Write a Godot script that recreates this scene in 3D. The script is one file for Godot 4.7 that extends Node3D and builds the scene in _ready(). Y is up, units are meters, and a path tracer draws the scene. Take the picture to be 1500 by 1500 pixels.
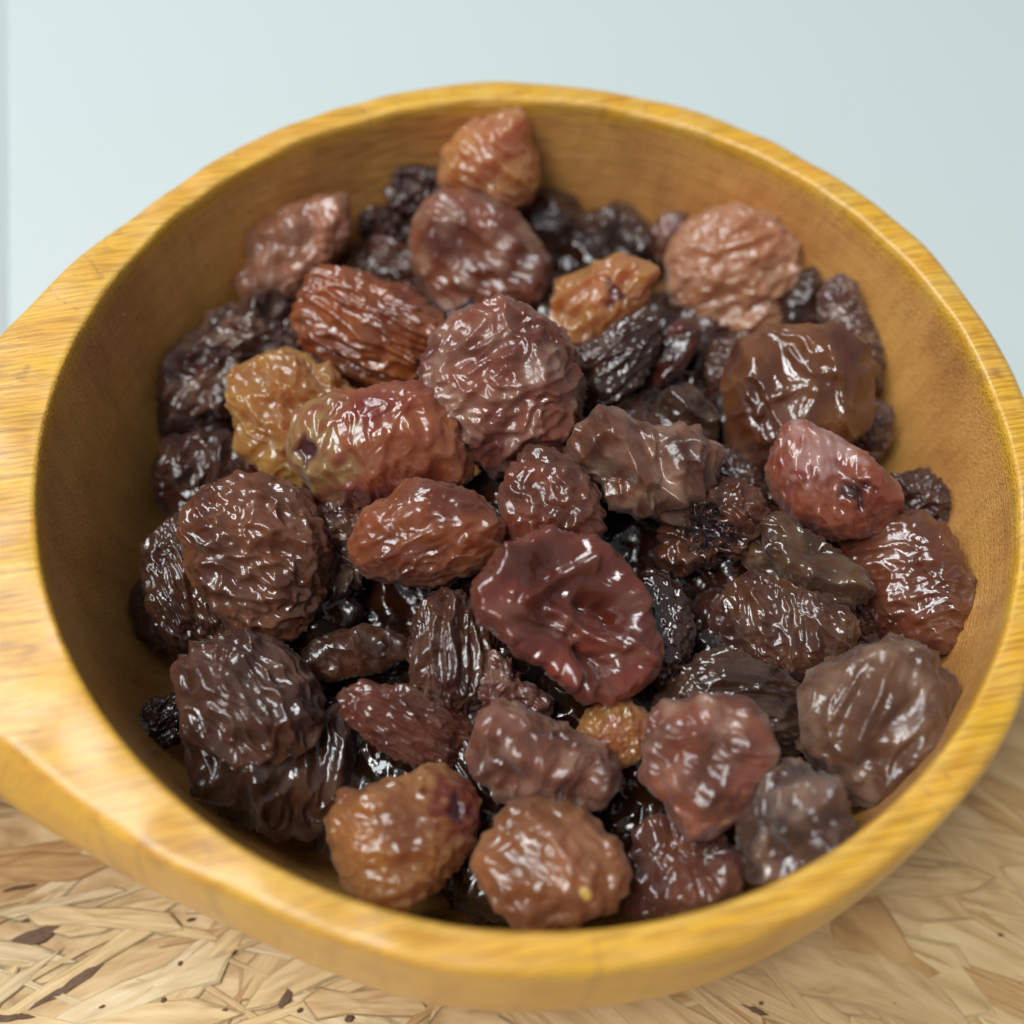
extends Node3D
# A wooden scoop full of raisins on a strand board. Lengths in metres; S is the inner radius of the scoop.

const S := 0.048
const HEAP := "raisins heaped in the wooden scoop"

const TRANSLUCENT := ["amber", "red", "redgloss", "pale", "wax", "gloss"]

var taken := {}
var mats := {}
var ball := []        # directions and triangles of a finely divided ball
var ball_coarse := []
var styles := {}
var fold_noise: FastNoiseLite
var ridge_noise: FastNoiseLite
var bump_noise: FastNoiseLite
var tone_noise: FastNoiseLite
var count := 0
var dusty: Texture2D


func _ready() -> void:
	# --- camera, light, exposure
	var cam := Camera3D.new()
	cam.name = "camera"
	cam.fov = 45.0
	cam.near = 0.005
	cam.far = 20.0
	var lens := CameraAttributesPhysical.new()
	lens.frustum_focal_length = 28.97
	lens.frustum_near = 0.005
	lens.frustum_far = 20.0
	lens.frustum_focus_distance = 0.1235
	lens.exposure_aperture = 7.4
	cam.attributes = lens
	cam.transform = Transform3D(Basis(Vector3(0.99539, 0.03943, -0.08740), Vector3(-0.09522, 0.51301, -0.85308), Vector3(0.01120, 0.85748, 0.51440)), Vector3(0.00000, 0.10098, 0.06998))
	add_child(cam)
	var env := Environment.new()
	env.background_mode = Environment.BG_COLOR
	env.background_color = Color(0.86, 0.91, 0.94)
	env.background_energy_multiplier = 0.38
	env.tonemap_mode = Environment.TONE_MAPPER_LINEAR
	env.tonemap_exposure = 0.84
	env.sdfgi_enabled = true
	env.ssao_enabled = true
	env.ssil_enabled = true
	var around := WorldEnvironment.new()
	around.name = "surroundings"
	around.environment = env
	add_child(around)
	lamp("window_light", Vector3(-0.50, 0.78, -0.17), Vector3(0.0, 0.0, 0.0), Vector2(0.42, 0.42), 0.80, Color(0.95, 0.985, 1.0))
	lamp("ceiling_light", Vector3(-0.36, 0.88, 0.30), Vector3(0.0, 0.0, 0.0), Vector2(0.32, 0.32), 0.70, Color(1.0, 1.0, 0.99))

	prepare()
	build_table()
	build_board()
	build_scoop()
	build_raisins()
	build_crumbs()


func lamp(called: String, at: Vector3, towards: Vector3, size: Vector2, energy: float, color: Color) -> void:
	var l := AreaLight3D.new()
	l.name = called
	l.area_size = size
	l.light_energy = energy
	l.light_color = color
	l.shadow_enabled = true
	l.area_range = 3.0
	l.area_attenuation = 2.0
	l.look_at_from_position(at, towards, Vector3(0, 0, -1))
	add_child(l)


# ---------------------------------------------------------------- helpers

func numbered(called: String) -> String:
	var n: int = taken.get(called, 0)
	taken[called] = n + 1
	return called if n == 0 else "%s_%03d" % [called, n]


func tag(o: Node, label: String, category: String, group := "", kind := "") -> void:
	if label != "":
		o.set_meta("label", label)
	if category != "":
		o.set_meta("category", category)
	if group != "":
		o.set_meta("group", group)
	if kind != "":
		o.set_meta("kind", kind)


func thing(called: String) -> Node3D:
	var o := Node3D.new()
	o.name = numbered(called)
	add_child(o)
	return o


func put(called: String, mesh: Mesh, mat: Material, parent: Node) -> MeshInstance3D:
	var o := MeshInstance3D.new()
	o.name = numbered(called) if parent == self else called
	o.mesh = mesh
	o.material_override = mat
	parent.add_child(o, true)
	return o


func noise(kind: int, seed_value: int, frequency: float, fractal := 0, octaves := 3, warp := 0.0) -> FastNoiseLite:
	var n := FastNoiseLite.new()
	n.noise_type = kind
	n.seed = seed_value
	n.frequency = frequency
	n.fractal_type = fractal
	n.fractal_octaves = octaves
	if warp > 0.0:
		n.domain_warp_enabled = true
		n.domain_warp_amplitude = warp
		n.domain_warp_frequency = frequency * 0.8
		n.domain_warp_fractal_type = FastNoiseLite.DOMAIN_WARP_FRACTAL_NONE
	return n


func picture(n: FastNoiseLite, size: int, ramp: Gradient = null) -> NoiseTexture2D:
	var t := NoiseTexture2D.new()
	t.width = size
	t.height = size
	t.seamless = true
	t.noise = n
	if ramp:
		t.color_ramp = ramp
	return t


func ramp(stops: Array) -> Gradient:
	var g := Gradient.new()
	var offs := PackedFloat32Array()
	var cols := PackedColorArray()
	for s in stops:
		offs.append(s[0])
		cols.append(s[1])
	g.offsets = offs
	g.colors = cols
	return g


func smooth_mesh(v: PackedVector3Array, c: PackedColorArray, index: PackedInt32Array) -> ArrayMesh:
	var a := []
	a.resize(Mesh.ARRAY_MAX)
	a[Mesh.ARRAY_VERTEX] = v
	a[Mesh.ARRAY_COLOR] = c
	a[Mesh.ARRAY_INDEX] = index
	var st := SurfaceTool.new()
	st.create_from_arrays(a)
	st.generate_normals()
	return st.commit()


func make_ball(n: int) -> Array:
	# a cube blown up to a ball, welded along the cube's edges
	var dirs := PackedVector3Array()
	var index := PackedInt32Array()
	var known := {}
	var frames := [[Vector3(0, 0, 1), Vector3(1, 0, 0), Vector3(0, 1, 0)], [Vector3(0, 0, -1), Vector3(-1, 0, 0), Vector3(0, 1, 0)],
		[Vector3(1, 0, 0), Vector3(0, 0, -1), Vector3(0, 1, 0)], [Vector3(-1, 0, 0), Vector3(0, 0, 1), Vector3(0, 1, 0)],
		[Vector3(0, 1, 0), Vector3(1, 0, 0), Vector3(0, 0, -1)], [Vector3(0, -1, 0), Vector3(1, 0, 0), Vector3(0, 0, 1)]]
	for f in frames:
		var ids := PackedInt32Array()
		for j in n + 1:
			for i in n + 1:
				var p: Vector3 = f[0] + f[1] * tan((float(i) / n * 2.0 - 1.0) * PI / 4.0) + f[2] * tan((float(j) / n * 2.0 - 1.0) * PI / 4.0)
				p = p.normalized()
				var id := -1
				if i == 0 or j == 0 or i == n or j == n:
					var key := Vector3i((p * 20000.0).round())
					if known.has(key):
						id = known[key]
					else:
						id = dirs.size()
						known[key] = id
						dirs.append(p)
				else:
					id = dirs.size()
					dirs.append(p)
				ids.append(id)
		for j in n:
			for i in n:
				var a := ids[j * (n + 1) + i]
				var b := ids[j * (n + 1) + i + 1]
				var c := ids[(j + 1) * (n + 1) + i]
				var d := ids[(j + 1) * (n + 1) + i + 1]
				index.append_array(PackedInt32Array([a, c, b, b, c, d]))
	return [dirs, index]


func skin(called: String, rough: float, coat: float, sheen: float, scatter: float, relief: float, tile: float, tex: Texture2D, spec := 0.62) -> void:
	var m := StandardMaterial3D.new()
	m.resource_name = called
	m.vertex_color_use_as_albedo = true
	m.roughness = rough
	m.metallic_specular = spec
	if coat > 0.0:
		m.clearcoat_enabled = true
		m.clearcoat = coat
		m.clearcoat_roughness = 0.18
	if sheen > 0.0:
		m.rim_enabled = true
		m.rim = sheen
		m.rim_tint = 0.35
	if scatter > 0.0:
		m.subsurf_scatter_enabled = true
		m.subsurf_scatter_strength = scatter
	m.heightmap_enabled = true
	m.heightmap_texture = tex
	m.roughness_texture = dusty
	m.roughness_texture_channel = BaseMaterial3D.TEXTURE_CHANNEL_RED
	m.heightmap_scale = relief
	m.uv1_triplanar = true
	m.uv1_scale = Vector3.ONE * tile
	if called in TRANSLUCENT:
		m.backlight_enabled = true
		m.backlight = Color(1.0, 0.72, 0.45) * 0.36
	mats[called] = m


func prepare() -> void:
	ball = make_ball(58)
	ball_coarse = make_ball(26)
	fold_noise = noise(FastNoiseLite.TYPE_SIMPLEX_SMOOTH, 3, 1.0)
	ridge_noise = noise(FastNoiseLite.TYPE_SIMPLEX_SMOOTH, 8, 1.0, FastNoiseLite.FRACTAL_RIDGED, 1, 0.55)
	ridge_noise.fractal_gain = 0.35
	bump_noise = noise(FastNoiseLite.TYPE_SIMPLEX_SMOOTH, 21, 1.0)
	tone_noise = noise(FastNoiseLite.TYPE_SIMPLEX_SMOOTH, 33, 1.0, FastNoiseLite.FRACTAL_FBM, 2)
	# fold height, fold scale, ridge height, ridge scale, stretch along the axis, sharpness, pimple height, pimple scale
	styles = {
		"net": [0.05, 0.7, 0.08, 2.0, 1.7, 1.8, 0.02, 3.5], "long": [0.05, 0.7, 0.095, 2.6, 4.5, 1.7, 0.012, 4.0],
		"fold": [0.13, 0.7, 0.11, 1.0, 1.6, 2.0, 0.012, 3.0], "smooth": [0.05, 0.6, 0.03, 1.0, 2.0, 2.0, 0.015, 2.5],
		"shriv": [0.15, 0.9, 0.13, 1.4, 1.6, 1.8, 0.03, 4.0], "fine": [0.06, 0.7, 0.06, 2.2, 1.5, 1.8, 0.02, 4.5],
		"finewave": [0.06, 0.7, 0.055, 2.0, 2.6, 2.0, 0.02, 4.0], "wire": [0.05, 0.6, 0.055, 0.9, 1.3, 5.0, 0.01, 2.0],
		"pimple": [0.05, 0.8, 0.03, 1.4, 1.0, 1.8, 0.05, 3.4], "facet": [0.12, 0.7, 0.05, 1.2, 1.8, 2.4, 0.02, 3.0],
		"cap": [0.08, 0.7, 0.06, 1.5, 2.4, 2.0, 0.02, 3.0], "crust": [0.09, 0.8, 0.08, 1.7, 1.4, 1.8, 0.03, 3.2],
		"dish": [0.04, 0.6, 0.05, 1.2, 2.0, 2.6, 0.01, 3.0], "ear": [0.05, 0.7, 0.035, 1.5, 1.6, 2.0, 0.02, 4.0],
		"ridgetop": [0.05, 0.7, 0.05, 1.7, 2.4, 1.8, 0.02, 4.0], "wave": [0.07, 0.7, 0.09, 1.3, 2.8, 2.0, 0.012, 3.0],
		"lump": [0.08, 0.8, 0.05, 1.4, 1.6, 1.8, 0.05, 1.9], "star": [0.15, 0.9, 0.10, 1.6, 1.2, 1.8, 0.04, 3.0],
		"worm": [0.04, 0.6, 0.11, 1.5, 1.9, 1.4, 0.01, 3.0], "bead": [0.04, 0.7, 0.04, 1.6, 3.0, 1.8, 0.05, 3.0],
	}
	dusty = picture(noise(FastNoiseLite.TYPE_SIMPLEX_SMOOTH, 51, 0.012, FastNoiseLite.FRACTAL_FBM, 3), 256, ramp([[0.3, Color(0.5, 0.5, 0.5)], [0.7, Color(1, 1, 1)]]))
	var grain := picture(noise(FastNoiseLite.TYPE_SIMPLEX_SMOOTH, 5, 0.016, FastNoiseLite.FRACTAL_RIDGED, 1, 18.0), 512)
	skin("wax", 0.36, 0.0, 0.25, 0.16, 0.0065, 90.0, grain)
	skin("pale", 0.42, 0.0, 0.38, 0.30, 0.007, 90.0, grain)
	skin("gloss", 0.26, 0.2, 0.14, 0.14, 0.006, 90.0, grain)
	skin("dark", 0.34, 0.0, 0.14, 0.05, 0.008, 100.0, grain)
	skin("shiny", 0.17, 0.6, 0.0, 0.03, 0.010, 130.0, grain)
	skin("red", 0.32, 0.12, 0.2, 0.38, 0.006, 90.0, grain)
	skin("redgloss", 0.24, 0.25, 0.10, 0.14, 0.005, 90.0, grain)
	skin("amber", 0.29, 0.15, 0.18, 0.50, 0.007, 90.0, grain)


# ---------------------------------------------------------------- raisins

func raisin(label: String, style: String, mat: String, at: Vector3, facing: Vector3, thick: float, tone_a: String, tone_b: String, more: Dictionary, radii: Array) -> void:
	var o := put("raisin", raisin_mesh(style, thick, tone_a, tone_b, more, radii, ball, {"wax": 0.45, "pale": 0.5, "dark": 0.05, "shiny": 0.0, "gloss": 0.12}.get(mat, 0.12)), mats[mat], self)
	var x := Vector3(1, 0, -0.088)
	x = (x - facing * x.dot(facing)).normalized()
	o.transform = Transform3D(Basis(x, facing.cross(x).normalized(), facing.normalized()), at * 0.001)
	tag(o, label, "raisin", HEAP)


func raisin_mesh(style: String, thick: float, tone_a: String, tone_b: String, more: Dictionary, radii: Array, shape: Array, veil := 0.3) -> ArrayMesh:
	count += 1
	var n := radii.size()
	var table := PackedFloat32Array()
	var mean := 0.0
	for r in radii:
		mean += r / n
	for k in 361:
		var f := float(k) / 360.0 * n
		var i := int(f)
		var w := f - i
		table.append(lerpf(radii[i % n], radii[(i + 1) % n], w * w * (3.0 - 2.0 * w)))
	var st: Array = styles[style]
	var fh: float = st[0] * mean
	var ff: float = st[1]
	var rh: float = st[2] * mean
	var rf: float = st[3]
	var stretch: float = st[4]
	var sharp: float = st[5]
	var ph: float = st[6] * mean
	var pf: float = st[7]
	var along: float = more.get("along", fmod(count * 2.399, PI))
	var ax := cos(along)
	var ay := sin(along)
	var t := thick * mean
	var crumple: float = {"smooth": 0.16, "long": 0.10, "wire": 0.14, "dish": 0.22, "ear": 0.12, "pimple": 0.12, "bead": 0.16, "finewave": 0.16, "fold": 0.36, "shriv": 0.34, "cap": 0.16}.get(style, 0.26)
	var dish: float = more.get("dish", 0.0) * mean
	var folds: Array = more.get("folds", [])
	var spots: Array = more.get("spots", [])
	var warm := Color(1.34, 1.08, 0.74)
	var film := Color(0.38, 0.235, 0.16)
	var a := Color(tone_a).srgb_to_linear() * warm
	var b := Color(tone_b).srgb_to_linear() * warm
	var off := Vector3(fmod(count * 7.31, 50.0), fmod(count * 3.77, 50.0), fmod(count * 5.13, 50.0))
	var dirs: PackedVector3Array = shape[0]
	var v := PackedVector3Array()
	var col := PackedColorArray()
	v.resize(dirs.size())
	col.resize(dirs.size())
	for i in dirs.size():
		var d := dirs[i]
		var turn := atan2(d.y, d.x)
		var f := fposmod(turn, TAU) / TAU * 360.0
		var k := mini(int(f), 359)
		var r := lerpf(table[k], table[k + 1], f - k)
		var p := Vector3(d.x * r, d.y * r, signf(d.z) * pow(absf(d.z), 0.82) * t)
		var out := Vector3(d.x / r, d.y / r, d.z / t).normalized()
		var q := p / mean
		var s := q + off
		# lobes parted by sharp grooves, then thin crooked crests over them
		var h := (absf(fold_noise.get_noise_3d(s.x * ff, s.y * ff, s.z * ff)) * 2.0 - 0.6) * fh
		var u := (q.x * ax + q.y * ay) / stretch + off.x
		var w := -q.x * ay + q.y * ax + off.y
		var ridge := ridge_noise.get_noise_3d(u * rf, w * rf, s.z * rf) * 0.5 + 0.5
		h += (pow(clampf(ridge, 0.0, 1.0), sharp * 1.3) - 0.3) * rh * 1.25
		var crest := ridge_noise.get_noise_3d(u * rf * 2.1 + 5.0, w * rf * 2.1, s.z * rf * 2.1) * 0.5 + 0.5
		h += (crest * crest * crest - 0.25) * rh * 0.70
		var pimple := bump_noise.get_noise_3d(s.x * pf, s.y * pf, s.z * pf)
		h += maxf(pimple, -0.1) * ph * 1.8
		if d.z > -0.2:
			for c in folds:
				var e := Vector2(c[2] - c[0], c[3] - c[1])
				var g := Vector2(p.x - c[0], p.y - c[1])
				var z := clampf(g.dot(e) / maxf(e.length_squared(), 0.01), 0.0, 1.0)
				var bend: float = 0.35 * sin(z * 5.0 + c[0]) * c[5]
				var far: float = (g - e * z + Vector2(-e.y, e.x).normalized() * bend).length() / c[5]
				if far < 2.6:
					h += c[4] * exp(-far * far * 1.4) * clampf(d.z * 3.0 + 0.6, 0.0, 1.0)
		p += out * h
		if d.z > 0.0:
			# thin skin sunk in between crooked crests
			var c0 := ridge_noise.get_noise_3d(u * 0.62 + 31.0, w * 0.62 - 7.0, off.z) * 0.5 + 0.5
			var c1 := ridge_noise.get_noise_3d(u * 1.25 - 3.0, w * 1.25 + 12.0, off.z + 4.0) * 0.5 + 0.5
			var edge := 1.0 - pow(d.x * d.x + d.y * d.y, 2.0)
			p.z += (c0 * c0 * 0.9 + c1 * c1 * 0.45 - 0.75) * crumple * mean * edge
		if dish > 0.0 and d.z > 0.0:
			var rim := 1.0 - d.x * d.x - d.y * d.y
			p.z -= dish * rim * rim * 2.0
		var tone := clampf(tone_noise.get_noise_3d(s.x * 0.9, s.y * 0.9, s.z * 0.9) * 1.3 + 0.5, 0.0, 1.0)
		var c2 := a.lerp(b, tone)
		var bloom := clampf(tone_noise.get_noise_3d(s.x * 1.7 + 30.0, s.y * 1.7, s.z * 1.7) * 1.4 + 0.05, 0.0, 1.0)
		c2 = c2.lerp(film, bloom * veil)
		if d.z > 0.0:
			for c in spots:
				var near: float = Vector2(p.x - c[0], p.y - c[1]).length() / c[2] + pimple * 0.6
				var m := 1.0 - smoothstep(0.35, 1.15, near)
				c2 = c2.lerp(Color(c[3]).srgb_to_linear(), m)
				p.z -= m * m * c[4]
		v[i] = p * 0.001
		col[i] = c2
	return smooth_mesh(v, col, shape[1])


func build_raisins() -> void:
	raisin("amber raisin with a pale wrinkled crown, leaning highest against the far wall", "cap", "amber", Vector3(-8.3, -5.3, -42.6), Vector3(-0.09, 0.57, 0.82), 0.80, "98704a", "946650", {"folds": [[-5.4, -2.2, -1.5, 2.5, 0.50, 1.00], [-1.5, 2.5, 3.8, 4.7, 0.50, 1.00]]},
		[5.5, 5.3, 5.5, 6.1, 6.6, 6.0, 5.2, 4.9, 4.8, 4.8, 5.2, 5.9, 6.0, 6.2, 6.5, 6.2, 5.8, 5.6, 5.7, 6.1, 6.3, 6.5, 6.2, 5.8])
	raisin("small black raisin against the far wall, just left of the highest amber raisin", "shriv", "dark", Vector3(-16.9, -9.1, -40.9), Vector3(0.15, 0.76, 0.63), 0.70, "2c1a1a", "3a2420", {},
		[3.7, 3.4, 3.4, 3.4, 3.0, 2.7, 2.6, 2.6, 2.7, 3.0, 3.1, 3.3, 3.5, 3.7, 3.9, 3.4, 3.1, 2.8, 2.6, 2.6, 2.8, 3.2, 3.3, 3.6])
	raisin("tiny dark raisin peeping out between the far wall and the big smooth brown raisin", "shriv", "dark", Vector3(-20.9, -14.2, -38.6), Vector3(0.04, 0.60, 0.80), 0.80, "3a2018", "2c1814", {},
		[3.2, 3.0, 3.0, 3.0, 2.6, 2.5, 2.5, 2.7, 3.1, 3.0, 3.0, 3.2, 3.0, 3.0, 3.0, 2.7, 2.5, 2.5, 2.7, 3.0, 2.8, 2.8, 2.9, 3.2])
	raisin("glossy black raisin just right of the highest amber raisin", "smooth", "dark", Vector3(-0.8, -14.8, -42.5), Vector3(0.28, 0.80, 0.53), 0.70, "241818", "32201e", {"folds": [[-1.1, 2.3, 3.0, -0.1, 0.50, 1.20]]},
		[4.3, 4.6, 4.7, 5.1, 4.6, 4.3, 4.2, 4.1, 4.2, 4.3, 4.5, 4.7, 4.2, 4.0, 4.0, 3.8, 3.9, 4.2, 4.7, 4.7, 4.5, 4.6, 4.3, 4.2])
	raisin("big smooth brown raisin with a rounded pale rim and a crumpled middle", "dish", "wax", Vector3(-8.5, -9.6, -30.3), Vector3(-0.08, 0.81, 0.57), 0.62, "6a4034", "4c261c", {"folds": [[-4.9, 4.4, 1.6, 3.1, 0.60, 1.10], [-0.0, -1.3, 4.9, 1.1, 0.90, 1.40], [-3.3, -2.8, 1.6, -3.7, 0.50, 1.00], [3.6, -1.3, 7.3, -0.2, 0.60, 1.10]], "dish": 0.16},
		[8.3, 7.7, 7.1, 6.8, 6.7, 6.9, 7.4, 8.1, 8.8, 9.2, 9.1, 8.8, 7.9, 7.2, 6.7, 6.7, 7.0, 7.2, 7.2, 7.2, 7.6, 8.0, 8.4, 8.6])
	raisin("small dark raisin with folded skin by the far wall, behind the golden folded raisin", "fold", "dark", Vector3(7.6, -15.1, -41.3), Vector3(-0.35, 0.76, 0.54), 0.70, "3a2826", "241818", {},
		[5.4, 4.9, 4.7, 4.3, 4.0, 4.0, 4.0, 3.9, 4.1, 4.4, 5.0, 5.3, 5.6, 5.2, 5.0, 5.0, 4.5, 4.3, 4.4, 4.6, 4.8, 5.4, 5.5, 5.4])
	raisin("narrow brown raisin squeezed beside the big pale pinkish raisin", "smooth", "wax", Vector3(14.7, -13.4, -40.7), Vector3(-0.22, 0.72, 0.66), 0.70, "5a3630", "432420", {},
		[2.2, 2.6, 2.9, 3.2, 3.8, 3.4, 3.2, 3.2, 2.9, 2.7, 2.7, 2.7, 2.5, 2.5, 2.6, 3.0, 3.7, 3.6, 2.9, 2.5, 2.1, 1.9, 1.9, 1.9])
	raisin("big pale pinkish raisin with fine creases, the palest of all", "finewave", "pale", Vector3(22.7, -11.6, -34.2), Vector3(-0.06, 0.78, 0.63), 0.60, "a07868", "8c6450", {"folds": [[0.9, -3.3, 6.6, -0.0, 0.50, 1.00], [0.6, -5.7, 4.3, -4.5, 0.50, 0.80]]},
		[7.7, 7.9, 7.9, 7.7, 7.8, 7.8, 8.1, 8.2, 8.4, 8.5, 8.5, 8.5, 8.4, 8.6, 8.3, 7.7, 7.2, 7.2, 7.6, 8.0, 8.2, 7.7, 7.3, 7.4])
	raisin("black glossy raisin tucked under the right edge of the big pale pinkish raisin", "smooth", "dark", Vector3(30.9, -11.8, -31.0), Vector3(-0.14, 0.90, 0.41), 0.70, "241616", "2e1c1a", {"folds": [[-1.5, -1.2, 0.5, -0.0, 0.50, 1.00]]},
		[2.7, 2.7, 2.9, 3.1, 3.6, 4.3, 3.8, 3.4, 2.9, 2.6, 2.5, 2.6, 2.9, 3.3, 3.5, 4.0, 4.7, 4.2, 3.9, 3.9, 3.6, 3.3, 3.2, 2.9])
	raisin("greyish purple long raisin standing upright against the right hand wall", "fine", "wax", Vector3(35.7, -10.1, -25.9), Vector3(-0.31, 0.65, 0.69), 0.70, "4c3434", "3a2422", {},
		[2.6, 2.3, 2.2, 2.3, 2.6, 3.4, 5.1, 6.5, 6.2, 5.5, 4.4, 3.7, 3.1, 2.5, 2.1, 2.0, 2.2, 2.7, 4.0, 6.9, 7.8, 5.4, 4.0, 3.1])
	raisin("golden translucent raisin with a folded pointed end, lying near the heap's middle", "fold", "amber", Vector3(6.3, -8.1, -24.3), Vector3(-0.24, 0.74, 0.63), 0.62, "8c6640", "90664e", {"folds": [[-3.2, -1.9, -0.0, 1.9, 0.70, 0.90], [-2.4, -3.5, 2.0, 0.4, 0.50, 0.80], [1.6, 3.5, 5.1, 3.6, 0.70, 1.20]], "spots": [[2.0, 1.2, 1.6, "5a2420", 0.5]]},
		[4.3, 5.4, 6.8, 6.1, 5.3, 5.1, 4.7, 4.6, 4.7, 4.7, 5.0, 5.6, 6.1, 6.5, 6.9, 6.7, 6.2, 5.4, 4.4, 3.8, 3.6, 3.5, 3.7, 3.8])
	raisin("large round reddish brown raisin with coarse wrinkles at the centre of the heap", "net", "wax", Vector3(-3.6, -4.5, -8.9), Vector3(-0.03, 0.76, 0.65), 0.75, "6c4038", "502620", {"folds": [[0.8, 3.1, 1.6, -0.5, 0.60, 1.10], [-3.5, 1.6, -5.7, -2.0, 0.50, 1.00]]},
		[8.2, 8.0, 7.9, 7.8, 8.0, 8.3, 8.8, 8.5, 8.3, 8.4, 8.6, 8.5, 8.6, 8.3, 8.4, 8.4, 8.6, 8.7, 9.0, 9.3, 9.1, 8.9, 8.8, 8.5])
	raisin("amber brown raisin with long parallel ridges running from end to end", "long", "gloss", Vector3(-19.0, -9.8, -18.7), Vector3(-0.05, 0.65, 0.76), 0.65, "7a4526", "5c2e1c", {"along": -0.43},
		[8.6, 7.5, 6.4, 5.5, 5.0, 4.9, 5.1, 5.9, 7.5, 9.3, 9.3, 9.1, 9.0, 8.0, 7.2, 6.7, 6.6, 6.6, 6.9, 7.3, 7.7, 8.4, 8.8, 8.9])
	raisin("dark brown wrinkled raisin lying behind the ridged amber brown one", "long", "gloss", Vector3(-19.6, -15.8, -32.2), Vector3(-0.04, 0.77, 0.63), 0.70, "4e2a20", "36201a", {"along": -0.40},
		[5.4, 4.6, 4.3, 4.1, 4.0, 4.1, 4.4, 4.8, 4.9, 5.3, 5.8, 6.5, 6.4, 4.8, 3.6, 3.1, 2.8, 2.8, 3.0, 3.5, 4.6, 6.5, 7.6, 6.6])
	raisin("dusky pink angular raisin with flat facets on the far left of the heap", "facet", "wax", Vector3(-30.1, -10.6, -30.5), Vector3(-0.13, 0.84, 0.52), 0.62, "8a6258", "745248", {"folds": [[4.6, 5.2, 3.7, -1.3, 0.60, 1.00], [-5.6, -2.6, -0.5, -1.2, 0.40, 1.00]]},
		[5.0, 6.3, 7.7, 7.7, 6.8, 6.1, 5.6, 5.3, 5.1, 5.3, 5.7, 6.2, 6.3, 6.5, 7.9, 8.3, 7.1, 6.0, 5.2, 4.4, 3.9, 3.7, 3.8, 4.2])
	raisin("long dark raisin sloping down the left wall with a shiny upper edge", "shriv", "wax", Vector3(-36.3, -16.7, -17.5), Vector3(0.28, 0.91, 0.30), 0.70, "4c302a", "2e1a18", {"folds": [[-6.2, -1.8, 4.5, 7.3, 0.80, 1.30]]},
		[4.7, 7.2, 9.0, 9.7, 9.5, 8.4, 6.6, 5.5, 4.9, 4.6, 4.7, 5.1, 5.9, 7.4, 8.8, 9.6, 9.0, 8.2, 6.9, 5.4, 3.9, 3.2, 2.9, 3.4])
	raisin("small nearly black shrivelled raisin above the yellow gold one", "shriv", "dark", Vector3(-30.7, -14.4, -18.7), Vector3(0.16, 0.69, 0.71), 0.80, "2e1c1c", "3a2624", {},
		[2.8, 3.0, 3.0, 3.0, 2.8, 2.5, 2.4, 2.4, 2.6, 2.5, 2.6, 2.9, 3.3, 2.9, 2.7, 2.6, 2.8, 2.7, 2.6, 2.6, 2.7, 2.8, 2.7, 2.7])
	raisin("yellow gold raisin with a rough crusty skin, the yellowest of all", "crust", "amber", Vector3(-26.6, -11.1, -6.5), Vector3(0.00, 0.93, 0.38), 0.65, "8a6a40", "7e5832", {},
		[7.1, 7.2, 7.0, 6.8, 6.7, 7.0, 7.1, 7.4, 7.7, 7.5, 7.0, 6.6, 6.5, 6.4, 6.2, 6.2, 6.4, 6.8, 7.2, 7.8, 7.1, 6.6, 6.5, 6.7])
	raisin("long orange red raisin with a dark stem scar, lying against the yellow gold one", "ridgetop", "red", Vector3(-15.6, -7.0, -1.2), Vector3(0.06, 0.66, 0.74), 0.66, "7c4a32", "642c26", {"folds": [[-4.2, 1.1, 4.4, 3.2, 0.60, 1.60]], "spots": [[-7.8, 0.4, 5.7, "8c6a40", 0.0], [-7.4, 0.4, 1.6, "4a2628", 0.8]]},
		[9.3, 8.7, 8.5, 8.0, 7.4, 6.5, 6.1, 6.2, 6.6, 7.4, 8.5, 9.1, 9.4, 9.4, 8.9, 8.3, 7.5, 6.9, 6.7, 6.9, 7.3, 8.0, 8.8, 9.8])
	raisin("dark brown raisin with sharp fine ridges right below the golden folded raisin", "long", "gloss", Vector3(8.2, -9.2, -16.9), Vector3(0.02, 0.85, 0.52), 0.70, "3a241c", "2a1612", {"along": 0.69},
		[4.1, 4.7, 5.6, 6.8, 6.8, 5.0, 3.8, 3.2, 3.0, 3.2, 3.7, 4.6, 5.2, 5.3, 5.8, 6.3, 6.7, 5.6, 4.9, 4.3, 3.9, 3.8, 3.7, 3.8])
	raisin("slim dark reddish raisin standing on edge below the big pale pinkish raisin", "smooth", "gloss", Vector3(15.0, -10.5, -19.8), Vector3(0.03, 0.87, 0.50), 0.60, "4a2420", "2c1614", {"folds": [[-1.6, -3.9, 1.9, 2.4, 0.80, 1.00]]},
		[2.3, 2.7, 3.5, 4.5, 4.8, 4.4, 3.7, 3.3, 3.1, 2.8, 2.6, 2.5, 2.7, 3.2, 3.9, 4.3, 4.8, 4.0, 3.1, 2.4, 2.1, 1.9, 1.9, 2.1])
	raisin("small dark raisin at the left shoulder of the big olive brown glossy raisin", "net", "gloss", Vector3(22.0, -11.0, -19.9), Vector3(-0.14, 0.86, 0.49), 0.70, "38201a", "46281e", {},
		[3.0, 3.4, 3.4, 3.6, 3.8, 3.4, 3.1, 3.0, 3.2, 3.1, 3.0, 3.1, 3.1, 3.1, 3.2, 3.6, 4.0, 3.6, 3.5, 3.5, 3.3, 2.9, 2.8, 2.8])
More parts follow.
